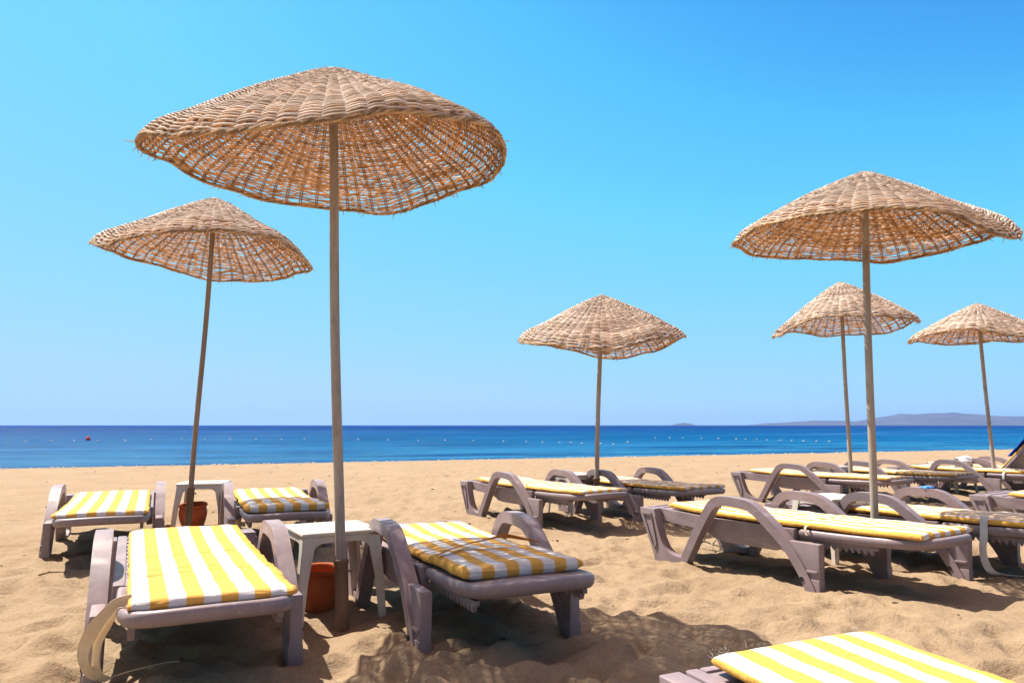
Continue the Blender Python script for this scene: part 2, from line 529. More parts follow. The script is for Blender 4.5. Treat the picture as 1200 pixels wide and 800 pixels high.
# ------------------------------------------------------------------ woven parasols
def build_canopy(seed, R, rim, apex, dens=1.0, nrib=42, nrow=44, dips=(), off=(0, 0)):
    """a conical willow roof: strands woven over and under radial stakes; local origin at the ground under the apex"""
    rr = np.random.default_rng(seed)
    ph = rr.uniform(0, 6.28, 6)
    def rimz(p):
        z = rim[0] + sum(rim[2 * k - 1] * math.cos(k * p) + rim[2 * k] * math.sin(k * p) for k in range(1, 6))
        z += .005 * math.sin(9 * p + ph[0]) + .004 * math.sin(14 * p + ph[1])
        return z + sum(d_ * math.exp(-(((p - p0_ + PI) % (2 * PI) - PI) / w_) ** 2) for p0_, w_, d_ in dips)
    def rimr(p):
        return R * (1 + .005 * math.sin(5 * p + ph[3]) + .005 * math.sin(8 * p + ph[4]))
    def surf(t, p):
        e = .10
        g_ = (math.sqrt(t * t + e * e) - e) / (math.sqrt(1 + e * e) - e)
        drop = .045 * max(0, (t - .86) / .14) ** 2
        lump = .012 * math.sin(6 * p + 9 * t + ph[5]) * t
        z = apex + (rimz(p) - apex) * (g_ * .96 + .04 * t * t) - drop + lump
        r = rimr(p) * (t - .02 * max(0, (t - .9) / .1) ** 2)
        return Vector((r * math.cos(p) + off[0] * (1 - t), r * math.sin(p) + off[1] * (1 - t), z))
    V, Fc, MI, T = [], [], [], []
    def section(c, u, nrm, w_, h_, tone):
        i0 = len(V)
        for a, bq in ((-1, 0), (-.6, 1), (.6, 1), (1, 0), (.6, -1), (-.6, -1)):
            V.append(c + u * (w_ * a) + nrm * (h_ * bq))
            T.append(tone)
        return i0
    def join(i0, i1, rimm=False):
        for k_ in range(6):
            k2 = (k_ + 1) % 6
            Fc.append((i0 + k_, i0 + k2, i1 + k2, i1 + k_))
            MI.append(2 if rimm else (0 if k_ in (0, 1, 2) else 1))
    def frame(t, p):
        q = surf(t, p)
        du = surf(min(t + .01, 1.0), p) - surf(t - .01, p)
        dv = surf(t, p + .01) - surf(t, p - .01)
        n_ = du.cross(dv).normalized()
        return q, du.normalized(), dv.normalized(), n_
    ribp = [2 * PI * (i + rr.uniform(-.18, .18)) / nrib for i in range(nrib)]
    # stakes
    for i in range(nrib):
        t0 = .03 if i % 2 == 0 else .30
        for dbl in ((-.006, .006) if R > .5 else (0,)):
            prev = None
            tone = rr.uniform(.0, .2)
            for t in np.linspace(t0, .985, 14):
                q, du, dv, n_ = frame(t, ribp[i] + dbl / max(t, .12) / R)
                cur = section(q + n_ * .001, dv, n_, .0040, .0042, tone)
                if prev is not None:
                    join(prev, cur)
                prev = cur
    # weavers
    sp = 1.0 / (nrow + 1.5)
    for j in range(nrow):
        tj = .035 + (.985 - .035) * (j + .5) / nrow
        act = [i for i in range(nrib) if i % 2 == 0 or tj > .31]
        m = len(act)
        o1, o2 = rr.uniform(0, 6.28, 2)
        f1, f2 = rr.integers(2, 6), rr.integers(6, 14)
        jit = rr.normal(0, .17, m) * sp * rr.choice((.6, 1, 1, 2.2))
        start = rr.integers(0, m)
        prev = None
        tone = rr.uniform(.25, 1)
        wid = rr.uniform(.82, 1.08)
        for s_ in range(m + 1):
            i = act[(start + s_) % m]
            inxt = act[(start + s_ + 1) % m]
            if rr.random() < .16:               # the strand ends and another takes over
                tone = rr.uniform(.1, 1)
                wid = rr.uniform(.70, 1.12)
                if rr.random() < .22:
                    prev = None
            p0, p1 = ribp[i], ribp[inxt]
            if p1 < p0:
                p1 += 2 * PI
            side = 1 if (i // (2 if tj <= .31 else 1) + j) % 2 else -1
            gap = rr.random() > dens
            for k_, fr in enumerate((0., .28, .5, .72)):
                p = p0 + (p1 - p0) * fr
                ia = (start + s_) % m
                jt = jit[ia] * (1 - fr) + jit[(ia + 1) % m] * fr
                t = tj + jt + sp * (.22 * math.sin(f1 * p + o1) + .14 * math.sin(f2 * p + o2))
                t = min(max(t, .02), .988)
                q, du, dv, n_ = frame(t, p)
                amp = (.0085 * math.cos(PI * fr)) * side
                hw = sp * R * .72 * wid * (1 - .12 * math.sin(PI * fr))
                cur = section(q + n_ * amp, (du + n_ * .25 * side * math.cos(PI * fr) * .4).normalized(), n_, hw, .0042, min(1, max(0, tone + rr.normal(0, .07))))
                if prev is not None and not (gap and k_ > 0):
                    join(prev, cur)
                prev = cur
    # loose ends along the edge, at the crown and here and there on the roof
    def wisp(q, d, ln):
        prev = None
        d = d.normalized()
        side_ = d.cross(Vector((rr.normal(), rr.normal(), rr.normal()))).normalized()
        tone = rr.uniform(0, .7)
        for t in (0, .5, 1):
            cur = section(q + d * ln * t + side_ * ln * .2 * t * t, side_, d.cross(side_), .0035 * (1 - .7 * t), .003 * (1 - .7 * t), tone)
            if prev is not None:
                join(prev, cur)
            prev = cur
    for _ in range(85):
        p = rr.uniform(0, 6.28)
        q, du, dv, n_ = frame(.99, p)
        wisp(q, du * rr.uniform(.1, 1) + dv * rr.normal(0, .8) + n_ * rr.normal(0, .5), rr.uniform(.02, .06))
    for _ in range(14):
        p = rr.uniform(0, 6.28)
        q, du, dv, n_ = frame(rr.uniform(.03, .09), p)
        wisp(q + n_ * .006, du * .8 + n_ * .25 + dv * rr.normal(0, .8), rr.uniform(.02, .055))
    for _ in range(50):
        p = rr.uniform(0, 6.28)
        q, du, dv, n_ = frame(rr.uniform(.15, .95), p)
        wisp(q + n_ * .008, dv * rr.choice((-1, 1)) + n_ * rr.uniform(.15, .5), rr.uniform(.02, .06))
    def to_mesh(nm):
        me = bpy.data.meshes.new(nm)
        me.from_pydata([tuple(v) for v in V], [], Fc)
        me.polygons.foreach_set('material_index', MI)
        me.polygons.foreach_set('use_smooth', [True] * len(Fc))
        a = me.attributes.new('tone', 'FLOAT', 'POINT')
        a.data.foreach_set('value', T)
        me.set_sharp_from_angle(angle=math.radians(50))
        me.update()
        return me
    weave = to_mesh('canopy')
    # plaited edge
    V.clear(); Fc.clear(); MI.clear(); T.clear()
    nseg = 210
    for st in range(4):
        first = prev = None
        for s_ in range(nseg):
            p = 2 * PI * s_ / nseg
            q, du, dv, n_ = frame(.992, p)
            a = p * 34 + st * PI / 2
            rad_ = .0062 + .0022 * math.sin(p * 11 + st) + .0018 * math.sin(p * 29 + 2 * st + seed)
            cq = q + (du * math.cos(a) + n_ * math.sin(a)) * rad_
            cur = section(cq, du, n_, .0058 + .0016 * math.sin(p * 23 + st * 1.7), .0052, .5 + .45 * math.sin(p * 17 + st * 2.1 + 3 * math.sin(p * 5)))
            if prev is not None:
                join(prev, cur, True)
            else:
                first = cur
            prev = cur
        join(prev, first, True)
    rimme = to_mesh('rim_braid')
    # crown knot
    return weave, rimme, surf

def parasol(base, apex_xyz, R, rim, seed, label, pole_r, sock, pm, dens=.95, nrib=42, nrow=44, dips=(), cen=None):
    bx, by = base
    t = thing('parasol', label, 'parasol', (bx, by, 0), 0, 'woven willow parasols on the beach')
    ax, ay, az = apex_xyz[0] - bx, apex_xyz[1] - by, apex_xyz[2]
    cx, cy_ = cen[0] - bx, cen[1] - by
    weave, rimme, surf = build_canopy(seed, R, rim, az, dens, nrib, nrow, dips, (ax - cx, ay - cy_))
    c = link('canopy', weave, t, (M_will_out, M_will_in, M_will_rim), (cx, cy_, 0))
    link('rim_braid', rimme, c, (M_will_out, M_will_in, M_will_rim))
    # pole: slightly crooked
    bm = bmesh.new()
    n = 14
    pts = []
    for i in range(n + 1):
        q = i / n
        wv = .008 * math.sin(q * 5 + seed) * math.sin(PI * q)
        pts.append((ax * q + wv, ay * q + wv * .6, -.08 + (az - .015 + .08) * q))
    add_tube(bm, pts, lambda q: pole_r * (1 - .12 * q), 16)
    from_bm('pole', bm, pm, t)
    if sock:
        bm = bmesh.new()
        q = sock / az
        rs = pole_r * 1.28
        pts = [(ax * z_ / az, ay * z_ / az, z_) for z_ in (-.15, 0, .08, sock * .5, sock - .025, sock - .02, sock)]
        rad = [rs, rs, rs, rs * .99, rs * .99, rs * 1.1, rs * 1.1]
        add_tube(bm, pts, lambda f_: rad[round(f_ * (len(pts) - 1))], 18)
        s = from_bm('ground_socket', bm, M_sock, t)
        bm = bmesh.new()
        add_tube(bm, [(ax * q + rs * .8, ay * q - rs * .4, sock - .05), (ax * q + rs * 1.9, ay * q - rs * .9, sock - .052)], .006, 8)
        from_bm('clamp_bolt', bm, M_sock, s)
    # binding where the roof sits on the pole
    bm = bmesh.new()
    add_lathe(bm, [(pole_r * .8, az - .06), (pole_r * 1.5, az - .05), (pole_r * 1.6, az - .02), (.05, az + .004), (.035, az + .018), (.012, az + .022)], 16)
    from_bm('crown_cap', bm, M_pole_d, c if False else t, loc=(ax, ay, 0))
    return t

parasol((-.845, 3.745), (-.983, 3.78, 2.885), .955, (2.395, .027, .085, .065, -.011, -.004, -.015, -.013, -.005, -.004, .005), 21, 'large woven parasol nearest the camera on a thick pole with a rusty socket', .0265, .30, M_pole, .98, 62, 116, ((4.15, .40, -.05), (4.75, .3, .025)), (-.97, 3.78))
parasol((-2.69, 6.15), (-2.572, 6.1, 2.90), .885, (2.432, -.023, -.003, .026, -.029, -.034, 0, -.007, .003, -.005, -.008), 4, 'woven parasol tilted downhill on a thin leaning brown pole, behind the big one', .022, .46, M_pole_d, .94, 52, 80, (), (-2.615, 6.1))
parasol((.90, 7.95), (1.0, 8.0, 2.395), .935, (1.883, .004, .046, .071, -.044, .016, 0, -.002, .011, -.001, .007), 9, 'low saddle-shaped woven parasol with pointed tips standing alone in the middle', .026, .40, M_pole, .99, 50, 80, (), (.99, 8.0))
parasol((2.475, 5.08), (2.557, 5.1, 2.775), .935, (2.324, -.03, .077, .019, .021, .038, -.005, .016, -.016, .003, -.008), 33, 'wide woven parasol above the white table of the front right pair of loungers', .0265, .30, M_pole, .975, 58, 104, (), (2.55, 5.1))
parasol((4.33, 9.4), (4.345, 9.45, 2.83), .90, (2.28, .031, -.013, -.019, .003, .038, -.017, .002, .001, .005, -.012), 52, 'small distant woven parasol with one ragged drooping tip, beside the widest right pole', .026, .3, M_pole, .98, 48, 70, ((3.25, .2, -.05),), (4.365, 9.45))
parasol((6.70, 10.2), (6.62, 10.2, 2.67), .90, (2.214, -.028, .035, .007, .031, .018, -.012, -.01, .004, .001, -.004), 71, 'distant woven parasol cut off by the edge beside the blue towel', .026, .3, M_pole, .985, 48, 70, (), (6.60, 10.2))

# ------------------------------------------------------------------ sun loungers (local: +X to the head end, foot at 0)
HINGE = (1.13, .305)
def deck_z(x):
    return float(np.interp(x, [-.15, 0, .4, .9, 1.13, 1.5, 1.85], [.352, .345, .325, .32, .325, .325, .335]))

def make_lounger():
    t = thing('sun_lounger', 'x', 'sun lounger', (0, 0, 0), 0, 'mauve plastic sun loungers on the sand')
    # seat: slatted deck with deep side rails
    bm = bmesh.new()
    top = [(x, deck_z(x)) for x in (-.165, -.1, 0, .2, .4, .6, .8, 1.0, 1.12)]
    for s in (-1, 1):
        low = [(1.12, .235), (1.06, .20), (.98, .175), (.6, .175), (.50, .185), (.44, .225), (.3, .24), (.1, .25), (-.14, .27)]
        add_prism(bm, top + low, s * .322, s * .278, .007)
    for i in range(13):
        x = -.125 + i * .0975
        add_box(bm, (x, 0, deck_z(x) - .017), (.088, .556, .022), .005)
    add_box(bm, (-.155, 0, .325), (.03, .55, .055), .008)
    for y in (-.14, .14):
        add_box(bm, (.48, y, .296), (1.25, .03, .02), .004)
    from_bm('seat', bm, M_plas, t)
    # foot leg with the curved runner that joins the armrest
    for s in (-1, 1):
        bm = bmesh.new()
        inner = [tuple(p) for p in catmull([(.235, .03), (.17, .032), (.10, .055), (.045, .12), (.0, .23), (-.02, .30)], 5)]
        poly = [(-.178, .347), (-.172, .30), (-.03, .02), (-.02, -.09), (.03, -.09), (.06, -.012), (.24, -.02)] + [(p[0], p[1]) for p in inner] + [(-.02, .347)]
        add_prism(bm, poly, s * .325, s * .395, .007)
        # sunken panel framed by a raised lip on the outer face
        yo = s * .395
        lip = [(-.150, .315), (-.055, .315), (.0, .10), (-.022, .055)]
        cx, cz = sum(p[0] for p in lip) / 4, sum(p[1] for p in lip) / 4
        for q in range(4):
            a, b_ = lip[q], lip[(q + 1) % 4]
            ia, ib = [(p[0] + (cx - p[0]) * .2, p[1] + (cz - p[1]) * .12) for p in (a, b_)]
            add_prism(bm, [a, b_, ib, ia], yo + s * .001, yo + s * .010, 0)
        from_bm('leg', bm, M_plas, t)
    # armrests: one hoop each, with the webbed rear leg
    for s in (-1, 1):
        bm = bmesh.new()
        cl = catmull([(.215, -.10), (.262, 0), (.40, .235), (.515, .405), (.57, .447), (.64, .460), (.80, .452), (.875, .428), (.965, .365), (1.110, .240), (1.205, .118), (1.270, 0), (1.31, -.10)], 5)
        cl = [Vector((p.x, p.y)) for p in cl]
        add_prism(bm, ribbon_outline(cl, lambda f_: .062 if f_ < .7 else .062), s * .336, s * .408, .011, 3)
        web = [(1.12, .262), (1.338, .262), (1.342, .25), (1.330, .02), (1.33, -.09), (1.30, -.09), (1.272, .01), (1.215, .118), (1.125, .235)]
        add_prism(bm, web, s * .340, s * .392, .008)
        # foot block, ledge and peg at the foot of the web
        add_prism(bm, [(1.232, .055), (1.334, .055), (1.333, -.09), (1.26, -.09)], s * .338, s * .400, .006)
        add_prism(bm, [(1.225, .105), (1.322, .105), (1.322, .090), (1.225, .090)], s * .342, s * .403, .004)
        arm = from_bm('armrest', bm, M_plas, t)
        bm = bmesh.new()
        r = bmesh.ops.create_cone(bm, cap_ends=True, segments=14, radius1=.014, radius2=.014, depth=.006, matrix=Matrix.Translation((1.222, s * .4095, .048)) @ Matrix.Rotation(PI / 2, 4, 'X'))
        from_bm('bolt_hole', bm, M_hole, arm)
    # backrest on its hinge
    bm = bmesh.new()
    hx, hz = HINGE
    out = []
    half = [(.012, .305), (.27, .306), (.52, .302), (.65, .290), (.735, .262), (.785, .21), (.812, .135), (.822, .05)]
    half = [(p.x, p.y) for p in catmull(half, 4)]
    out = half + [(x, -y) for x, y in reversed(half)]
    def crown(x, y):
        return .028 + .016 * (x / .7) ** 2 - .010 * (y / .3) ** 2
    levels = [(.82, -.045), (.955, -.045), (.99, -.030), (1.0, -.012), (.992, .002), (.97, .009), (.93, .010), (.90, .004), (.80, .002), (.55, .001), (.25, .0)]
    rows = []
    for sc, dz in levels:
        row = []
        for x, y in out:
            xx, yy = .40 + (x - .40) * sc, y * sc
            row.append(bm.verts.new((xx, yy, crown(xx, yy) + dz)))
        rows.append(row)
    n = len(out)
    for j in range(len(rows) - 1):
        for i in range(n):
            bm.faces.new((rows[j][i], rows[j][(i + 1) % n], rows[j + 1][(i + 1) % n], rows[j + 1][i]))
    bm.faces.new(rows[0][::-1])
    bm.faces.new(rows[-1])
    for y in (-.18, 0, .18):
        add_box(bm, (.30, y, -.008), (.50, .022, .03), .005)
    back = from_bm('backrest', bm, M_plas, t, 50, (hx, 0, hz - .008))
    # toothed racks the backrest is propped on
    for s in (-1, 1):
        bm = bmesh.new()
        poly = [(1.10, .268), (1.62, .272), (1.62, .252)]
        x = 1.60
        while x > 1.20:
            poly += [(x, .250), (x - .012, .222), (x - .034, .250)]
            x -= .040
        poly += [(1.10, .245)]
        add_prism(bm, poly, s * .262, s * .240, 0)
        from_bm('ratchet_rack', bm, M_plas, t, 20)
    return t

PROTO = make_lounger()
LOUNGERS = {}
def put_lounger(key, foot, yaw, label, back=0., dz=0., pitch=0., roll=0., short=1.):
    global PROTO
    if not LOUNGERS:
        o = PROTO
    else:
        o = copy_tree(PROTO)
    a = math.radians(yaw)
    o.location = (foot[0], foot[1], dz)
    # heading: yaw 0 looks at the camera (-Y); positive turns to the right
    o.rotation_euler = (math.radians(roll), math.radians(pitch), a - PI / 2)
    o['label'] = label
    for ch in bpy.data.objects:
        if ch.parent == o and ch.name.startswith('backrest'):
            ch.rotation_euler = (0, -math.radians(back), 0)
            ch.scale = (short, 1, 1)
    LOUNGERS[key] = (o, back)
    return o

def from_c(cx, cy, yaw, X=1.29, Y=-.385):
    """foot point from the ground point under the near rear armrest leg"""
    a = math.radians(yaw)
    ex, ey = (math.sin(a), -math.cos(a)), (math.cos(a), math.sin(a))
    return (cx - X * ex[0] - Y * ey[0], cy - X * ex[1] - Y * ey[1])

put_lounger('L1', (-1.845, 4.165), 27.5, 'lounger at the front with a beige strap hanging off its corner', short=.80)
put_lounger('L2', (-.610, 4.57), 25.5, 'lounger whose head end lies in the big parasol shade, bare plastic showing', short=.75)
put_lounger('L3', (-3.63, 6.74), 26, 'leftmost lounger, behind the front one, cushion fully in sun')
put_lounger('L4', (-2.34, 7.00), 24, 'lounger behind the white table with a shaded folded cushion head')
put_lounger('L5', from_c(.236, 7.10, 33.7), 33.7, 'lounger left of the low middle parasol')
put_lounger('L6', from_c(1.27, 7.50, 33), 33, 'lounger right of the low middle parasol, head end in its shade')
put_lounger('L7', from_c(1.805, 4.47, 33.7), 33.7, 'lounger seen side-on in full sun at the front right')
put_lounger('L8', from_c(2.897, 4.80, 35), 35, 'lounger with a white strap trailing to the sand')
put_lounger('L9', (3.36, 10.0), 38, 'small sunny lounger behind the front right one, left of its table')
put_lounger('L10', from_c(5.02, 9.42, 35), 35, 'lounger just right of the second-right parasol pole, dappled by shade')
put_lounger('L11', (6.05, 11.1), 34, 'distant lounger left of the rightmost parasol pole')
put_lounger('L12', (6.72, 11.75), 34, 'lounger with its backrest raised and a blue towel', back=48)
put_lounger('L13', (4.55, 6.75), 35, 'lounger cut by the right edge with only its foot end showing')
put_lounger('L14', (.80, 1.91), 25, 'lounger closest of all at the bottom edge, foot end showing')

# ------------------------------------------------------------------ cushions
def cushion(key, label, x0=.10, x1=1.83, w=.59, th=.046, m=None, lift=None, shift=(0, 0), skew=0, seams=(.62, 1.12), seed=0, bulge=0., pillow=None):
    root, back = LOUNGERS[key]
    m = m or M_strp
    kk = 34
    xl = list(np.linspace(x0, x1, 74)) + [x0 + .004, x0 + .009, x0 + .015, x1 - .004, x1 - .009, x1 - .015]
    for s_ in seams:
        xl = [q for q in xl if abs(q - s_) > .022] + [s_ + d_ for d_ in (-.020, -.012, -.006, 0, .006, .012, .020)]
    xl = sorted(q for q in xl if x0 <= q <= x1)
    nx = len(xl) - 1
    # rounded-rectangle section
    sec = []
    for k in range(kk):
        a = 2 * PI * (k + .5) / kk
        ca, sa = math.cos(a), math.sin(a)
        sec.append((math.copysign(abs(ca) ** .42, ca), math.copysign(abs(sa) ** .55, sa)))
    bm = bmesh.new()
    rows = []
    br = math.radians(back)
    for i in range(nx + 1):
        f_ = i / nx
        x = xl[i]
        e0 = min(x - x0, x1 - x) / .035
        e = math.sqrt(max(0, 1 - (1 - min(1, e0)) ** 2)) if e0 < 1 else 1
        e = .25 + .75 * e
        pin = 1 - sum(.42 * math.exp(-((x - s_) / .007) ** 2) + .12 * math.exp(-((x - s_) / .035) ** 2) for s_ in seams)
        row = []
        for cy, cz in sec:
            nzv = noise.fractal(Vector((x * 5 + seed * 7, cy * 1.6 + cz * .4, seed * 3.1)), 1, 2, 4)
            nz2 = noise.noise(Vector((x * 13 + seed, cy * 5, 4.2 * cz)))
            hw = w * .5 * (.985 + .015 * e)
            y = cy * hw + .006 * nzv + .004 * nz2
            th_ = th * (1 + .12 * nzv)
            if pillow and x > pillow:
                th_ *= 1.4 if x > pillow + .012 else .7
            zz = th_ * .5 * (1 + cz * e * pin) + .004 * nz2 * (cz > 0)
            xx = x + .006 * noise.noise(Vector((cy * 4 + seed, cz * 2, 9.1 + f_ * 2)))
            lf = lift(x) if lift else 0
            if back and x > HINGE[0]:
                d = xx - HINGE[0]
                px = HINGE[0] + d * math.cos(br) - zz * math.sin(br)
                pz = HINGE[1] + .02 + d * math.sin(br) + zz * math.cos(br)
            else:
                px, pz = xx, deck_z(x) + zz
            if lift:
                # a folded cushion: the top rises, the underside stays on the deck
                pz += lf * (.5 + .5 * cz) if lf > 0 else lf
            row.append(bm.verts.new((px + shift[0] + skew * y, y + shift[1], pz + .003)))
        rows.append(row)
    for i in range(nx):
        for k in range(kk):
            bm.faces.new((rows[i][k], rows[i][(k + 1) % kk], rows[i + 1][(k + 1) % kk], rows[i + 1][k]))
    # flat ends
    for r in (rows[0][::-1], rows[-1]):
        c0 = bm.verts.new(sum((v.co for v in r), Vector()) / len(r))
        for k in range(kk):
            bm.faces.new((r[k], r[(k + 1) % kk], c0))
    o = from_bm('cushion', bm, m, None, 60)
    o.matrix_world = Matrix.Translation(root.location) @ root.rotation_euler.to_matrix().to_4x4()
    tag(o, label, 'cushion', 'striped lounger cushions')
    return o

def loc2w(key, p):
    root, _ = LOUNGERS[key]
    return Matrix.Translation(root.location) @ root.rotation_euler.to_matrix().to_4x4() @ Vector(p)

lift1 = lambda x: float(np.interp(x, [0, .3, .95, 1.25, 1.80], [.04, .08, .17, .12, 0]))
c1 = cushion('L1', 'thick bright yellow and white cushion in full sun on the front lounger', seams=(.72, 1.10, 1.2), seed=1, x0=-.08, x1=1.70, w=.57, m=M_strp57, shift=(0, .015))
c2 = cushion('L2', 'yellow and white cushion with an orange binding strap across its shaded head part', seams=(.45, 1.10), seed=2, x1=1.55, w=.57, m=M_strp57, pillow=1.12)
c3 = cushion('L3', 'yellow striped cushion on the leftmost lounger', seed=3, seams=(.7, 1.15))
c4 = cushion('L4', 'yellow striped cushion with a crumpled shaded head end, behind the table', seed=4, x1=1.72, seams=(.5, 1.0, 1.15), pillow=1.2)
c5 = cushion('L5', 'cushion with a pale top on the lounger left of the low middle parasol', seed=5, m=M_strp_old, x0=.0, x1=1.85)
c6 = cushion('L6', 'cushion half shaded on the lounger right of the low middle parasol', seed=6, m=M_strp, x1=1.85)
c7 = cushion('L7', 'long worn yellow cushion with a grubby edge on the side-on lounger', seed=7, x0=.02, x1=1.89, seams=(.55, 1.17))
c8 = cushion('L8', 'shade-dappled cushion with a white strap hanging from its side', seed=8, x1=1.85)
c9 = cushion('L9', 'small yellow cushion left of the second-right parasol table', seed=9, x0=.02, x1=1.85, m=M_strp_old)
c10 = cushion('L10', 'small dappled yellow cushion under the second-right parasol', seed=10, x1=1.85, m=M_strp_old)
c11 = cushion('L11', 'distant cushion with an orange and white striped end, near the rightmost pole', seed=11, x1=1.85)
c12 = cushion('L12', 'cushion running up the raised backrest behind the rightmost pole', seed=12, x1=1.82, m=M_strp_old)
c13 = cushion('L13', 'white-looking cushion end at the right edge of the view', seed=13, m=M_strp_old)
c14 = cushion('L14', 'yellow and white cushion with frayed corners at the bottom edge', seed=14, x0=-.14, x1=1.85, w=.57, m=M_strp53, th=.042, shift=(0, .022), seams=(.72, 1.12))

def child_of(o, ch):
    ch.parent = o
    ch.matrix_parent_inverse = o.matrix_world.inverted()

def strap(key, owner, pts, wid, m, name='strap', local=True, n=6, twist=None):
    P = [loc2w(key, p) for p in pts] if local else [Vector(p) for p in pts]
    W = [loc2w(key, Vector(p) + Vector(w_)) - loc2w(key, p) for p, w_ in zip(pts, wid)] if local else [Vector(w_) for w_ in wid]
    Pc = catmull(P, n)
    Wc = catmull(W, n)
    bm = bmesh.new()
    add_ribbon(bm, Pc, Wc)
    o = from_bm(name, bm, m, None, 50)
    bpy.context.view_layer.update()
    child_of(owner, o)
    return o
bpy.context.view_layer.update()
# beige strap hanging from the front lounger's near corner down to the sand, its tail on the ground
strap('L1', c1, [(-1.335, 2.64, .372), (-1.385, 2.63, .352), (-1.452, 2.66, .290), (-1.512, 2.70, .222), (-1.548, 2.73, .160), (-1.552, 2.75, .108), (-1.536, 2.78, .062), (-1.505, 2.83, .028)],
      [(.006, .004, -.010), (.010, .004, -.012), (.015, .006, -.013), (.021, .004, -.011), (.023, -.003, -.003), (.021, -.004, .004), (.016, .004, .008), (.012, .008, .006)], M_strap_b, local=False, n=8)
strap('L1', c1, [(-1.350, 2.655, .366), (-1.400, 2.66, .325), (-1.448, 2.69, .262), (-1.492, 2.725, .200), (-1.512, 2.75, .140), (-1.520, 2.77, .090), (-1.520, 2.80, .048)],
      [(.006, .004, -.008), (.009, .004, -.010), (.012, .006, -.010), (.014, .004, -.006), (.015, -.003, -.001), (.014, .003, .003), (.012, .004, .006)], M_strap_b, local=False, n=8)
strap('L1', c1, [(-1.53, 2.80, .035), (-1.52, 2.875, .022), (-1.475, 2.925, .028), (-1.416, 2.965, .034), (-1.378, 3.02, .030), (-1.340, 3.05, .026)],
      [(.003, -.010, .004)] * 6, M_strap_b, 'strap_tail', local=False)
# orange binding strap lying loosely across the second cushion
strap('L2', c2, [(1.24, -.29, .395), (1.19, -.16, .418), (1.15, -.02, .430), (1.11, .10, .436), (1.13, .20, .418), (1.17, .265, .405)],
      [(.015, 0, .002), (.016, 0, .004), (.018, .0, .006), (.022, 0, .010), (.019, 0, .006), (.013, 0, .002)], M_strap_o)
# white strap trailing from the lounger at the right
strap('L8', c8, [(1.40, -.275, .39), (1.40, -.30, .37), (1.40, -.315, .27), (1.39, -.32, .18), (1.40, -.315, .10), (1.43, -.30, .045), (1.50, -.24, .03), (1.60, -.14, .03), (1.70, .0, .03)],
      [(.022, 0, 0), (.022, 0, 0), (.022, .003, 0), (.022, -.003, 0), (.022, .004, 0), (.02, .006, .006), (.012, -.012, .004), (.010, -.012, .003), (.01, -.012, .003)], M_strap_w)
strap('L5', c5, [(.98, -.285, .38), (.985, -.29, .355), (.985, -.335, .33), (.99, -.34, .28)], [(.010, 0, 0)] * 4, M_strap_y)
strap('L7', c7, [(1.20, -.28, .352), (1.21, -.332, .345), (1.22, -.336, .30)], [(.007, 0, 0)] * 3, M_strap_b)
strap('L11', c11, [(1.35, -.285, .385), (1.355, -.29, .35), (1.36, -.335, .32), (1.36, -.34, .26)], [(.014, 0, 0)] * 4, M_strap_w)
# frayed threads at the near cushion's foot corners
bm = bmesh.new()
for _ in range(70):
    e = random.random()
    if random.random() < .7:
        yy = random.choice((-.25, .25)) + random.gauss(0, .03)
        yy = max(-.26, min(.26, yy))
    else:
        yy = random.uniform(-.26, .26)
    p = loc2w('L14', (-.138 + random.uniform(0, .012), yy, .345 + .055 + random.uniform(-.02, .004)))
    d = loc2w('L14', (random.uniform(-1, .3), random.gauss(0, .8), random.uniform(-.1, .9))) - loc2w('L14', (0, 0, 0))
    d.normalize()
    s = Vector((random.gauss(0, 1), random.gauss(0, 1), random.gauss(0, 1))) * .3
    ln = random.uniform(.004, .016)
    add_tube(bm, [p, p + (d + s * .3) * ln * .5, p + (d + s) * ln], lambda q: .0003 * (1 - .5 * q), 4)
fr = from_bm('frayed_threads', bm, M_thread)
fr['kind'] = 'stuff'
child_of(c14, fr)

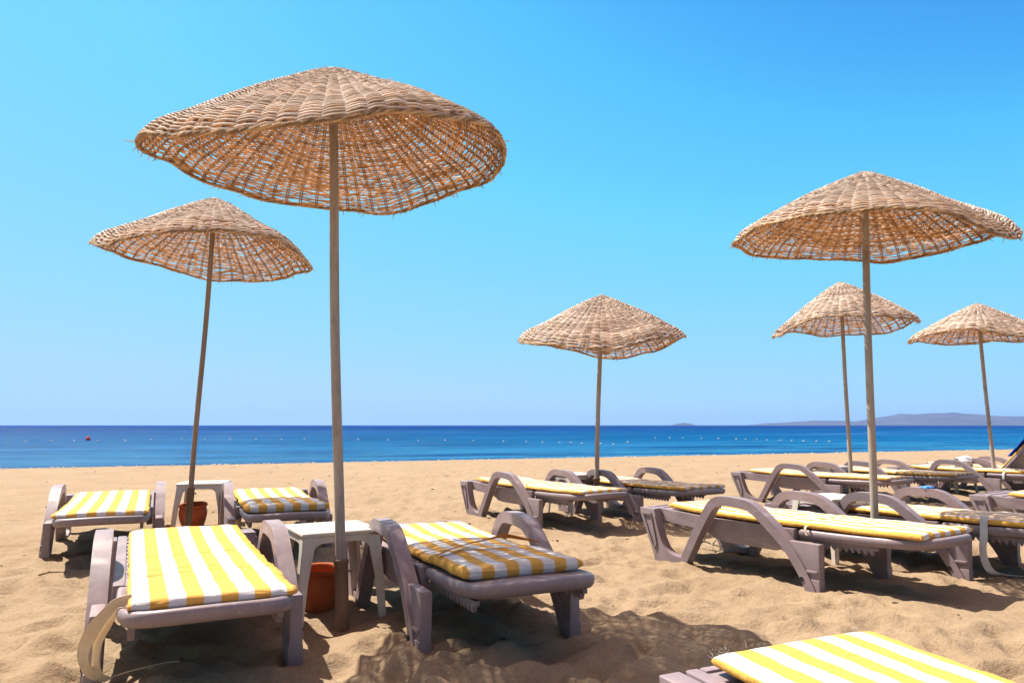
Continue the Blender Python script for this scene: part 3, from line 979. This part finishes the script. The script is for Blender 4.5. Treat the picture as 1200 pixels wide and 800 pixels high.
# ------------------------------------------------------------------ white tables
def make_table():
    t = thing('side_table', 'x', 'side table', (0, 0, 0), 0, 'white plastic side tables between loungers')
    bm = bmesh.new()
    H, S = .43, .208
    add_box(bm, (0, 0, H - .012), (2 * S, 2 * S, .022), .009, 3)
    # apron: four arched skirts
    for k in range(4):
        poly = [(-S + .02, H - .018), (S - .02, H - .018), (S - .02, H - .085)] + [(p.x, p.y) for p in catmull([(S - .065, H - .085), (S - .085, H - .062), (S - .115, H - .056), (0, H - .055), (-S + .115, H - .056), (-S + .085, H - .062), (-S + .065, H - .085)], 4)] + [(-S + .02, H - .085)]
        b2 = bmesh.new()
        add_prism(b2, poly, -S + .008, -S + .020, .003)
        b2.transform(Matrix.Rotation(k * PI / 2, 4, 'Z'))
        me = bpy.data.meshes.new('tmp')
        b2.to_mesh(me)
        bm.from_mesh(me)
        b2.free()
        bpy.data.meshes.remove(me)
    from_bm('tabletop', bm, M_white, t)
    for sx in (-1, 1):
        for sy in (-1, 1):
            bm = bmesh.new()
            # L-section leg, tapering and splayed
            rows = []
            for z, wq, off in ((H - .022, .078, 0), (H - .09, .062, .004), (.2, .048, .018), (-.08, .036, .036)):
                o_ = S - .006 + off
                tk = .011
                sec = [(o_, o_), (o_, o_ - wq), (o_ - tk, o_ - wq), (o_ - tk, o_ - tk), (o_ - wq, o_ - tk), (o_ - wq, o_)]
                rows.append([bm.verts.new((sx * a, sy * b_, z)) for a, b_ in sec])
            for i in range(len(rows) - 1):
                for k in range(6):
                    bm.faces.new((rows[i][k], rows[i][(k + 1) % 6], rows[i + 1][(k + 1) % 6], rows[i + 1][k]))
            bm.faces.new(rows[0])
            bm.faces.new(rows[-1][::-1])
            bmesh.ops.recalc_face_normals(bm, faces=bm.faces)
            bmesh.ops.bevel(bm, geom=[e for e in bm.edges if abs(e.verts[0].co.z - e.verts[1].co.z) > .03], offset=.003, segments=2, affect='EDGES')
            from_bm('leg', bm, M_white, t)
    return t
tabs = [((-.972, 3.995), 30, 'big white side table by the thick front pole with a terracotta pot under it'),
        ((-2.96, 7.09), 11, 'white side table behind the front lounger with a smaller orange pot under it'),
        ((.71, 8.30), 30, 'white side table under the low middle parasol'),
        ((2.47, 5.70), 22, 'white side table between the two front right loungers'),
        ((4.25, 9.85), 24, 'small distant white table at the second-right parasol pole'),
        ((6.45, 10.80), 24, 'distant white table with a bag on it by the rightmost pole')]
tp = make_table()
for i, ((x, y), yaw, lab) in enumerate(tabs):
    o = tp if i == 0 else copy_tree(tp)
    o.location = (x, y, 0)
    o.rotation_euler = (0, 0, math.radians(yaw))
    o['label'] = lab

# ------------------------------------------------------------------ pots
def pot(loc, r, hgt, label, tilt):
    bm = bmesh.new()
    pr_ = [(.62, 0), (.66, .02), (.80, .20), (.93, .42), (1.0, .62), (.985, .76), (.92, .86), (.90, .885), (.97, .90), (1.02, .935), (1.02, .975), (.985, 1.0), (.93, .995), (.89, .96), (.86, .88), (.90, .72), (.90, .55), (.80, .25), (.6, .10)]
    add_lathe(bm, [(a * r, b_ * hgt) for a, b_ in pr_], 44, .003)
    o = from_bm('clay_pot', bm, M_terra, None, 60)
    o.location = (*loc, zs(*loc) - .015)
    o.rotation_euler = (math.radians(tilt[0]), math.radians(tilt[1]), .4)
    return tag(o, label, 'pot', 'terracotta pots under the tables')
pot((-1.07, 4.14), .128, .235, 'large terracotta pot under the front table beside the thick pole', (2, 3))
pot((-2.99, 6.95), .125, .24, 'orange terracotta pot under the back left table behind the thin brown pole', (5, -2))

# ------------------------------------------------------------------ small things
def towel():
    bm = bmesh.new()
    br = math.radians(48)
    # hangs over the raised backrest of the distant lounger
    us = [(.20 + .56 * i / 14) for i in range(15)]
    rows = []
    for u in us:
        row = []
        for k in range(11):
            y = -.285 + .57 * k / 10
            lift_ = .085 + .012 * noise.noise(Vector((u * 9, y * 9, 1)))
            row.append(Vector((HINGE[0] + u * math.cos(br) - lift_ * math.sin(br), y, HINGE[1] + .02 + u * math.sin(br) + lift_ * math.cos(br))))
        rows.append(row)
    tops = [[bm.verts.new(loc2w('L12', p)) for p in r] for r in rows]
    n_ = Vector((math.sin(br) * .012, 0, -math.cos(br) * .012))
    bots = [[bm.verts.new(loc2w('L12', p + n_)) for p in r] for r in rows]
    R_, C_ = len(rows), 11
    for i in range(R_ - 1):
        for k in range(C_ - 1):
            bm.faces.new((tops[i][k], tops[i][k + 1], tops[i + 1][k + 1], tops[i + 1][k]))
            bm.faces.new((bots[i][k], bots[i + 1][k], bots[i + 1][k + 1], bots[i][k + 1]))
    for i in range(R_ - 1):
        bm.faces.new((tops[i][0], tops[i + 1][0], bots[i + 1][0], bots[i][0]))
        bm.faces.new((tops[i][-1], bots[i][-1], bots[i + 1][-1], tops[i + 1][-1]))
    for k in range(C_ - 1):
        bm.faces.new((tops[0][k], bots[0][k], bots[0][k + 1], tops[0][k + 1]))
        bm.faces.new((tops[-1][k], tops[-1][k + 1], bots[-1][k + 1], bots[-1][k]))
    o = from_bm('towel', bm, M_blue, None, 60)
    tag(o, 'deep blue towel draped over the raised backrest at the right edge', 'towel')
towel()

def blob(name, loc, s, m, seed, label, cat, amp=.35, sub=3):
    bm = bmesh.new()
    bmesh.ops.create_icosphere(bm, subdivisions=sub, radius=1)
    for v in bm.verts:
        nz = noise.fractal(v.co * 1.6 + Vector((seed, 0, 0)), 1, 2, 4)
        v.co *= 1 + amp * nz
        v.co = Vector((v.co.x * s[0], v.co.y * s[1], v.co.z * s[2]))
    o = from_bm(name, bm, m, None, 70)
    o.location = loc
    if label:
        tag(o, label, cat)
    return o
blob('bag', (6.62, 10.72, .475), (.10, .08, .05), M_bag, 3, 'crumpled pale bag lying on the distant table', 'bag')
blob('folded_cloth', (*loc2w('L8', (.74, .375, .497)).xy, .494), (.045, .035, .012), M_blue2, 7, 'scrap of blue cloth on the armrest of the strap lounger', 'cloth')

def twig(loc, pts, r, m, label):
    bm = bmesh.new()
    for chain in pts:
        P = catmull([Vector(p) for p in chain], 4)
        add_tube(bm, P, lambda q: r * (1 - .6 * q), 7)
    o = from_bm('twig', bm, m, None, 60)
    o.location = (*loc, zs(*loc) + .02)
    return tag(o, label, 'twig')
twig((-2.97, 4.83), [[(-.07, -.04, 0), (-.02, -.01, .012), (.03, .02, .010), (.085, .05, .004)], [(-.02, -.01, .012), (-.03, .02, .02)]], .006, M_twig, 'short dark stick lying on the bare sand at the left')
twig((1.60, 5.95), [[(-.12, .05, .0), (-.06, .02, .05), (0, 0, .03), (.09, -.02, .012)], [(-.06, .02, .05), (-.04, .05, .10), (-.06, .07, .12)], [(0, 0, .03), (-.01, -.06, .0)], [(0, 0, .03), (.05, .05, .06)]], .010, M_twig2, 'bleached broken branch on the sand behind the side-on lounger')

# litter on the sand: bits of weed, straw and shell nobody would count
bm = bmesh.new()
for _ in range(900):
    y = 1.5 + 24 * random.random() ** 1.4
    x = random.uniform(-1, 1) * (2 + y * .8)
    z = zs(x, y)
    s = random.choice((.003, .004, .005, .008)) * (1 + y * .05)
    q = Matrix.Translation((x, y, z + .003)) @ Matrix.Rotation(random.uniform(0, 6.28), 4, 'Z') @ Matrix.Rotation(random.uniform(-.4, .4), 4, 'X') @ Matrix.Diagonal((s * random.uniform(1, 4), s, s * .6, 1))
    bmesh.ops.create_icosphere(bm, subdivisions=1, radius=1, matrix=q)
o = from_bm('beach_litter', bm, M_litter)
tag(o, 'tiny dark bits of weed and straw scattered over the sand', 'litter', kind='stuff')

bm = bmesh.new()
tx = Vector((SH_N.y, -SH_N.x))
for _ in range(620):
    a = random.uniform(-25, 60)
    s_in = abs(random.gauss(0, .5)) + .05
    p = SH_0 + tx * a - SH_N * s_in
    s = random.uniform(.015, .038)
    q = Matrix.Translation((p.x, p.y, zs(p.x, p.y) + .01)) @ Matrix.Rotation(random.uniform(0, 6.28), 4, 'Z') @ Matrix.Diagonal((s * random.uniform(1, 2.4), s, s * .6, 1))
    bmesh.ops.create_icosphere(bm, subdivisions=1, radius=1, matrix=q)
o = from_bm('shells', bm, M_shell)
tag(o, 'pale shells and pebbles washed up along the waterline', 'shells', kind='stuff')

# ------------------------------------------------------------------ line of floats
bm = bmesh.new()
add_lathe(bm, [(.02, -.10), (.13, -.07), (.19, 0), (.17, .08), (.09, .14), (.03, .16)], 14)
fm = bpy.data.meshes.new('buoy')
bmesh.ops.recalc_face_normals(bm, faces=bm.faces)
bm.to_mesh(fm)
bm.free()
smooth(fm, 60)
fm.materials.append(M_float_w)
FL = [(30, 517.5), (60, 517.3), (87, 516.6), (115, 516.8), (147, 516.6), (177, 515.2), (213, 515), (240, 515.2), (270, 515.2), (300, 515.3), (330, 515), (357, 514.9), (390, 515),
      (420, 515.6), (455, 516), (490, 516.5), (522, 516.6), (555, 517), (590, 517.6), (617, 518), (636, 519), (656, 519), (669, 519.5), (682, 520.4), (704, 521), (719, 521.6), (736, 519),
      (768, 513.4), (785, 513.6), (800, 513.5), (822, 514), (842, 514.5), (863, 515), (874, 515.2), (887, 515.6), (899, 516.2), (914, 516.7), (928, 517), (942, 517.6), (957, 517.9), (972, 518.2)]
f0, cam_h = 850., .97
pit = math.atan(98 / f0)
def sea_at(u, v):
    a, b_ = (u - 600) / f0, (400 - v) / f0
    d = Vector((a, math.cos(pit) - b_ * math.sin(pit), math.sin(pit) + b_ * math.cos(pit)))
    return d * ((SEA_Z - cam_h) / d.z)
for u, v in FL:
    p = sea_at(u, v)
    o = bpy.data.objects.new('buoy', fm)
    col.objects.link(o)
    o.location = (p.x, p.y, SEA_Z + .05)
    sc = random.uniform(.34, .52)
    o.scale = (sc, sc, sc)
    tag(o, 'small white float of the bathing line out on the water', 'buoy', 'white floats marking the bathing area')
p = sea_at(103, 515.8)
bm = bmesh.new()
add_lathe(bm, [(.02, -.15), (.13, -.12), (.20, -.01), (.20, .08), (.14, .18), (.06, .25), (.04, .32), (.02, .33)], 16)
o = from_bm('buoy', bm, M_float_r, None, 60, (p.x, p.y, SEA_Z + .08))
tag(o, 'single larger red marker buoy among the white floats', 'buoy')

# ------------------------------------------------------------------ haze
bm = bmesh.new()
bmesh.ops.create_cube(bm, size=1, matrix=Matrix.Translation((0, 0, 70)) @ Matrix.Diagonal((19000, 19000, 145, 1)))
me = bpy.data.meshes.new('haze')
bm.to_mesh(me)
bm.free()
M_haze = bpy.data.materials.new('haze')
M_haze.use_nodes = True
nt = M_haze.node_tree
nt.nodes.remove(nt.nodes['Principled BSDF'])
pv = N(nt, 'ShaderNodeVolumePrincipled')
pv.inputs['Color'].default_value = (.32, .50, 1.0, 1)
pv.inputs['Density'].default_value = 8e-5
pv.inputs['Anisotropy'].default_value = .2
nt.links.new(pv.outputs[0], nt.nodes['Material Output'].inputs['Volume'])
hz = link('haze', me, None, (M_haze,))
tag(hz, 'thin blue sea haze over the bay', 'haze', kind='stuff')

# ------------------------------------------------------------------ light, sky, camera
SUN = Vector((-1.23, .78, 2.32)).normalized()
elev = math.asin(SUN.z)
rot = math.atan2(SUN.x, SUN.y)
w = bpy.data.worlds.new('World')
scene.world = w
w.use_nodes = True
nt = w.node_tree
bg = nt.nodes['Background']
sky = N(nt, 'ShaderNodeTexSky')
sky.sky_type = 'NISHITA'
sky.sun_disc = False
sky.sun_elevation = elev
sky.sun_rotation = rot
sky.altitude = 0
sky.air_density = 1.0
sky.dust_density = .4
sky.ozone_density = 1.0
# the camera's response to a deep summer sky: each channel of the physical sky through its own curve
sp3 = N(nt, 'ShaderNodeSeparateColor')
nt.links.new(sky.outputs[0], sp3.inputs[0])
EXPO = 1.15
K = .15 * 2 ** EXPO
def curve(sock, pts):
    r = ramp(nt, math_n(nt, 'DIVIDE', sock, 10.0), [(x / 10, (y, y, y)) for x, y in pts])
    return r
cr = curve(sp3.outputs[0], [(0, 0), (1.0, .035), (1.5, .07), (1.9, .125), (2.5, .20), (3.4, .28), (4.6, .35), (6.5, .44)])
cg = curve(sp3.outputs[1], [(0, 0), (1.4, .16), (2.2, .36), (2.7, .56), (3.5, .69), (4.5, .71), (6.0, .74)])
cb = curve(sp3.outputs[2], [(0, 0), (2.2, .60), (3.4, .86), (4.4, 1.0), (6.0, 1.0), (8., 1.0)])
cmb = N(nt, 'ShaderNodeCombineColor')
for i_, c_ in enumerate((cr, cg, cb)):
    nt.links.new(c_, cmb.inputs[i_])
# pinkish-white tint added to the sky overhead, above the frame, so shade is less teal
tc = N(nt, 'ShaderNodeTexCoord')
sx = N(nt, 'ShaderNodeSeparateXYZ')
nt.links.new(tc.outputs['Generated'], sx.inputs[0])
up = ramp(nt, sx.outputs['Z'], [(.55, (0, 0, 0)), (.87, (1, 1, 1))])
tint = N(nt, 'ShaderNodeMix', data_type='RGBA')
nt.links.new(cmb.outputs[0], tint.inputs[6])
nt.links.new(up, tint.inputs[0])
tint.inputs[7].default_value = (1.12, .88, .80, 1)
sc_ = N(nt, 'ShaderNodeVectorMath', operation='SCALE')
# warm tint added to the unseen sky behind the camera, to warm the shade
back_tint = ramp(nt, math_n(nt, 'ADD', math_n(nt, 'MULTIPLY', sx.outputs['Y'], .5), .5), [(.15, (1.25, .74, .58)), (.48, (1, 1, 1))])
nt.links.new(mix(nt, 1.0, tint.outputs[2], back_tint, 'MULTIPLY'), sc_.inputs[0])
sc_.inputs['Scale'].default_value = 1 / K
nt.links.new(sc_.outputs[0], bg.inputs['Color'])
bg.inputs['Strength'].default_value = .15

sl = bpy.data.lights.new('sun', 'SUN')
sl.energy = 5.0
sl.angle = math.radians(.53)
sl.color = (1, .93, .82)
so = bpy.data.objects.new('sun', sl)
so.rotation_euler = (-SUN).to_track_quat('-Z', 'Y').to_euler()
so.location = SUN * 30
col.objects.link(so)

cd = bpy.data.cameras.new('camera')
cd.sensor_width = 36
cd.lens = f0 / 1200 * 36
cd.clip_start = .05
cd.clip_end = 30000
cam = bpy.data.objects.new('camera', cd)
cam.location = (0, 0, cam_h)
cam.rotation_euler = (PI / 2 + pit, 0, 0)
col.objects.link(cam)
scene.camera = cam

vs = scene.view_settings
vs.view_transform = 'Standard'
vs.look = 'None'
vs.gamma = 1
vs.use_curve_mapping = False
vs.exposure = EXPO
scene.render.engine = 'CYCLES'
cy = scene.cycles
cy.max_bounces = 8
cy.diffuse_bounces = 4
cy.transparent_max_bounces = 8
cy.volume_bounces = 0
cy.use_denoising = True
